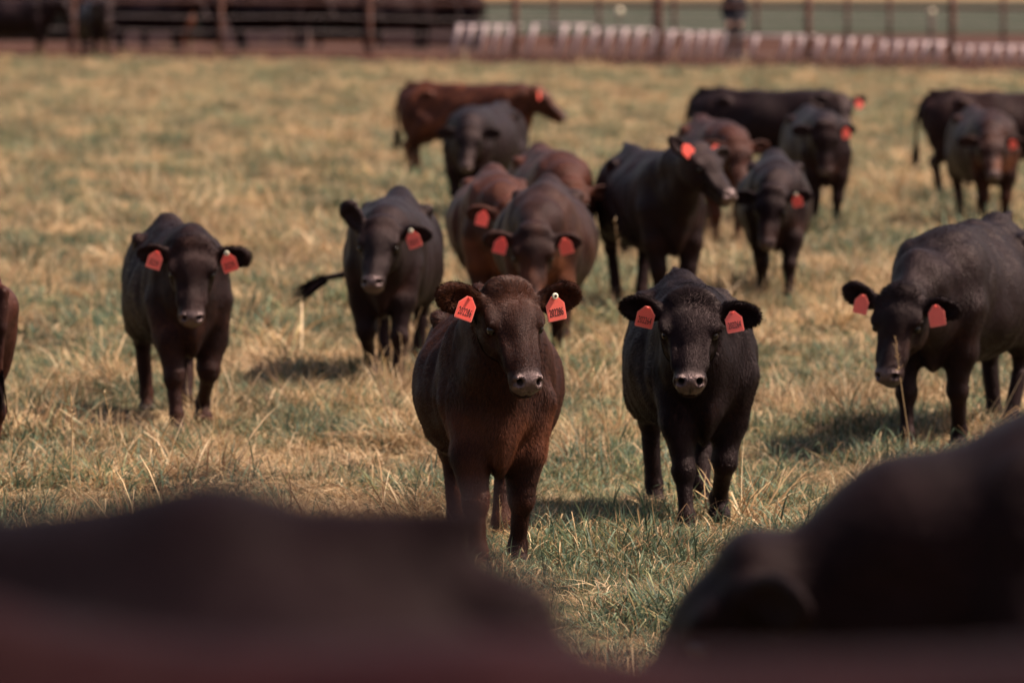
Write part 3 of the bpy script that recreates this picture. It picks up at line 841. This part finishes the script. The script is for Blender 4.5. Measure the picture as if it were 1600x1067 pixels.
# ------------------------------------------------------------------ cattle
G1 = 'dark cattle walking in the pasture'
FULL = True
hero = cow('brown-black heifer with tag 202286 in each ear, facing the camera', (777, 895), 4, (797, 440), (836, 584), sc=1.0, h=.0075, m=DBR,
    fat=1.08, tags='LR', num='202286', button=True, pd=-.45, ears=((1, .22, .1), (1, .30, .1)), steps=(-.08, .20, .12, -.18), fur=260000, tint=.06, group=G1)
cow('black cow with two red tags walking straight ahead beside the brown-black heifer', (1098, 832), 4, (1078, 456), (1075, 580), sc=1.0, h=.0085, fat=1.0, tags='LR', num='202264',
    ears=((1, .0, .1), (1, .25, .1)), steps=(-.22, .22, .24, -.18), lift=(.05, 0, .03, 0), fur=170000, group=G1)
cow('black cow walking on its own at the left with two red tags and wet muzzle', (297, 672), 10, (300, 372), (303, 490), sc=.99, h=.011, m=DBR, fat=.98, tags='LR', num='202291', button=True,
    ears=((1, -.05, .1), (1, .1, .1)), steps=(-.20, .18, .2, -.16), lift=(.04, 0, 0, 0), fur=60000, group=G1, hairm=HBLK)
cow('black cow flicking its tail out sideways, one red tag beside a pale button', (600, 607), -4, (595, 338), (579, 430), sc=1.0, h=.012, fat=1.0, tags='L', button=True, num='202217',
    ears=((1, .0, .1), (1, 1.6, .1)), steps=(.14, -.16, -.1, .16), lift=(0, .05, 0, 0), tail=[(-1.44, -.03, 1.02), (-1.46, -.22, .80), (-1.42, -.40, .62), (-1.42, -.52, .60)], group=G1)
cow('dark brown cow with two bright tags standing directly behind the front heifer', (845, 568), -3, (833, 352), (830, 462), sc=1.02, h=.013, m=DBR, fat=1.12, tags='LR', button=False,
    ears=((1, -.05, .1), (1, .0, .1)), tint=.15, group=G1)
cow('reddish brown cow crowded behind the dark brown one, a single tag by its shoulder', (778, 528), 2, (800, 312), (812, 405), sc=1.0, h=.014, m=BRN, fat=1.14, tags='R', group=G1, ears=((1, 0, 0), (1, .1, 0)), tint=.2)
cow('reddish brown cow rearmost of the three brown ones bunched together', (880, 478), 9, (893, 280), (897, 362), sc=1.02, h=.016, m=BRN, fat=1.0, tags='', group=G1, tint=.2)
cow('black cow with a pale pink muzzle in front of the side-on brown cow', (730, 350), -17, (732, 192), (727, 254), sc=1.0, h=.016, tags='', group=G1, fat=1.0)
cow('brown cow standing side-on with its head up at the back of the herd', (800, 284), 68, (842, 134), (884, 170), sc=.98, h=.018, m=BRN, tint=.5, fat=.85, tags='R', pd=-.1, nd=-.05, group=G1, ears=((1, .3, 0), (1, .3, 0)))
cow('large black cow turning its head aside to sniff at its neighbour', (1050, 492), 13, (1092, 222), (1152, 294), sc=1.05, h=.013, tags='R', pd=-.5, group=G1, fat=1.05, ears=((1, .1, 0), (1, 1.0, -.2)))
cow('black cow with one red tag walking up behind the large black one', (1212, 474), -2, (1205, 290), (1190, 378), sc=.97, h=.014, tags='L', button=True, group=G1, ears=((1, .15, 0), (1, 0, 0)), steps=(.16, -.14, -.1, .12))
cow('brown-backed cow half hidden between the large black cow and the side-on one', (1135, 392), 10, (1152, 212), (1165, 285), sc=1.0, h=.018, m=BRN, tags='R', group=G1)
cow('black cow standing side-on behind the others, its head turned to the camera', (1278, 306), 74, (1312, 147), (1322, 200), sc=1.0, h=.018, tags='L', pd=-.1, group=G1, ears=((1, .3, 0), (1, .3, 0)))
cow('black cow facing the camera against the flank of the side-on black cow', (1290, 362), 6, (1290, 190), (1293, 270), sc=1.0, h=.016, tags='L', group=G1, ears=((1, .05, 0), (1, 0, 0)))
cow('dark brown cow standing side-on, cut off by the edge of the picture', (1655, 318), 84, (1760, 180), (1790, 230), sc=1.02, h=.02, m=DBR, tags='', pd=0, group=G1)
cow('dark cow facing the camera beside the cut-off side-on brown cow', (1553, 358), 6, (1548, 205), (1551, 268), sc=1.0, h=.016, m=DBR, tint=.12, tags='L', group=G1)
cow('black cow walking in with its head lowered and an ear stuck out', (1462, 704), -21, (1405, 448), (1372, 580), sc=1.06, h=.010, tags='LR', group=G1, pd=-.62, fat=.97,
    ears=((1, -.05, .1), (1, .45, .0)), steps=(-.10, .20, .16, -.16), fur=60000, tail=[(-1.46, 0, 1.0), (-1.56, .03, .84), (-1.6, .05, .66)])
cow('reddish brown cow whose rump and tail tuft show at the picture edge', (-42, 778), -125, (.5, 0, 1.15), None, sc=1.0, h=.012, m=BRN, rear=True, group=G1, tail=[(-1.45, 0, 1.04), (-1.47, .02, .86), (-1.46, .04, .64)])

# near animals on the bank, far out of focus
G2 = 'blurred cattle close to the camera'
def near(label, X, a, **k):
    return cow(label, None, a, k.pop('poll', (.55, 0, 1.1)), k.pop('nose', (.4, 0, -.9)), X=X, group=G2, patches=False, **k)
near('black cow nearest the left, a long blurred back and rump', (-1.465, 5.90, 0), -108, h=.02, sc=1.112, m=NBLK)
near('black cow with lowered head and small ears, blurred, rising to the right edge', (1.03, 11.9, 0), -82, h=.018, sc=1.105, m=NBLK, poll=(.50, -.02, .93), nose=(.66, -.1, -.72), ears=((.9, .0, -.5), (1, .25, -.1)), fat=1.0)
near('reddish black cow closest of all, only the top of its back showing', (.75, 4.6, 0), 90, h=.022, sc=1.090, m=MRN)

# penned cattle behind the fence and two by it
G3 = 'black cattle penned behind the cable fence'
def pen(label, px, py, a, g=G3, **k):
    r = cow(label, (px, py), a, k.pop('poll', (.55, 0, 1.2)), None, h=.026, group=g, patches=False, **k)
    return r
pen('dark cow at the far left corner standing in front of the fence', 60, 92, 80, 'dark cattle standing against the fence', sc=1.22)
pen('dark cow facing the camera in front of the fence beside its neighbour', 158, 96, 15, 'dark cattle standing against the fence', sc=1.2, fat=1.1)
p1 = pen('black penned cow just behind the first rusty post', 275, 84, 70, sc=1.2)
p2 = pen('tan cow standing among the black ones behind the fence', 288, 82, 10, 'tan penned cattle', sc=1.05, m=BRN, tint=.9)
p3 = pen('black penned cow turned the other way beside the tan cow', 375, 82, -80, sc=1.2)
def copy_cow(src, label, px, py, rz, g=G3):
    r = src.copy(); col.objects.link(r); p = on_ground(px, py); r.location = (p.x, p.y, ground_z(p.x, p.y) + .05); r.rotation_euler = (0, 0, rz); r['label'] = label; r['group'] = g
    for c in list(src.children):
        d = c.copy(); col.objects.link(d); d.parent = r
    return r
copy_cow(p1, 'black penned cow between the second rusty post and the added post with the pale highlight ball', 470, 83, -.25)
copy_cow(p3, 'black penned cow standing at the third rusty post, head to the left', 500, 81, math.pi + .1)
copy_cow(p1, 'black penned cow immediately past the third rusty post', 665, 83, .1)
copy_cow(p3, 'last black penned cow before the feed barriers begin', 655, 80, math.pi - .35)
copy_cow(p3, 'black penned cow in the rear row beyond the tan cow', 330, 70, math.pi - .2)
copy_cow(p1, 'black penned cow in the rear row beyond the added post with the highlight ball', 420, 70, .15)
copy_cow(p3, 'black penned cow in the rear row beyond the third rusty post', 585, 68, math.pi)
copy_cow(p1, 'black penned cow behind the cow facing the camera at the fence', 225, 80, .3)

# ------------------------------------------------------------------ person behind the feed bars
def person(px, Y, label):
    root = bpy.data.objects.new('person', None); col.objects.link(root); tag(root, label, 'person')
    root.location = (px2x(px, Y), Y, .06); h = .014
    SK = simple('skin', (.45, .24, .17), .55, .06, 20); NV = simple('navy_cloth', (.008, .007, .014), .85, .25, 14, 0, .2); HR = simple('brown_hair_cap', (.05, .025, .015), .7, .3, 30); BT = simple('boot_leather', (.04, .02, .015), .6, .2, 20)
    def skel(F, g, parts):
        for s in (1, -1):
            hip, kn, an = (s * .095, 0, .92), (s * .11, -.02, .50), (s * .12, .01, .09)
            sh, el, wr = (s * .185, .01, 1.42), (s * .25, .02, 1.13), (s * .16, -.15, .93)
            if 'leg' in parts: F.cone(hip, .088 + g, kn, .058 + g, .04); F.cone(kn, .058 + g, an, .040 + g * 1.3, .02)
            if 'arm' in parts: F.cone(sh, .055 + g, el, .042 + g, .04); F.cone(el, .042 + g, wr, .03 + g, .02)
            if 'foot' in parts: F.cone((s * .12, .02, .05), .045, (s * .13, -.15, .035), .038, .03)
            if 'hand' in parts:
                F.ell((s * .14, -.18, .89), (.04, .03, .045), .02)
                for j in range(4): F.chain([(s * (.165 - .018 * j), -.20, .865, .010), (s * (.155 - .018 * j), -.215, .83, .009), (s * (.145 - .018 * j), -.195, .805 + .004 * abs(j - 1), .008)], .006)
                F.chain([(s * .11, -.19, .895, .012), (s * .09, -.205, .86, .010), (s * .085, -.20, .835, .009)], .008)
        if 'hips' in parts: F.ell((0, 0, .95), (.165 + g, .115 + g, .12 + g), .05)
        if 'torso' in parts:
            F.ell((0, .005, 1.10), (.15 + g, .105 + g, .18), .08); F.ell((0, 0, 1.32), (.175 + g, .115 + g, .16 + g), .08); F.cone((-.15, .01, 1.42), .06 + g, (.15, .01, 1.42), .06 + g, .06)
        if 'head' in parts:
            F.cone((0, .01, 1.43), .058, (0, 0, 1.56), .052, .03); F.ell((0, 0, 1.665), (.076, .096, .115), .03); F.ell((0, -.045, 1.61), (.05, .05, .05), .03)
            F.cone((0, -.092, 1.68), .010, (0, -.112, 1.645), .014, .012); F.ell((0, -.09, 1.60), (.028, .012, .009), .008)
            for s in (1, -1):
                F.ell((s * .078, .005, 1.66), (.012, .024, .034), .01); F.ell((s * .032, -.095, 1.685), (.016, .014, .011), .01, None, 's')
    for nm, m, g, parts in (('body', SK, 0, 'leg arm foot hand hips torso head'), ('trousers', NV, .014, 'leg hips'), ('jacket', NV, .02, 'arm torso hips')):
        F = Field((-.4, -.3, -.02), (.4, .25, 1.85), h if nm != 'body' else .009)
        skel(F, g, parts.split()); P_, Q_ = F.mesh(nm)
        if nm == 'jacket':
            pass
        link(nm, mesh_np(nm, P_, [Q_]), m, root)
    F = Field((-.2, -.2, 1.5), (.2, .2, 1.85), .01); F.ell((0, .02, 1.70), (.088, .10, .10), 0); F.ell((0, -.10, 1.64), (.09, .075, .09), .02, None, 's'); P_, Q_ = F.mesh('hair')
    link('hair', mesh_np('hair', P_, [Q_]), HR, root)
    for s in (1, -1):
        F = Field((-.3, -.3, -.02), (.3, .2, .35), .01); F.cone((s * .12, .02, .055), .058, (s * .13, -.15, .04), .048, .03); F.cone((s * .12, .01, .06), .056, (s * .12, .01, .24), .062, .03); P_, Q_ = F.mesh('boot')
        link('boot', mesh_np('boot', P_, [Q_]), BT, root)
        e = MB().ball((s * .032, -.088, 1.685), .011, 10, 8); e.build('eye', EYE, root, True)
person(1147, 128.6, 'person in dark navy clothes standing at the feed bars, hands held low')
print('done', round(time.time() - T0, 1))
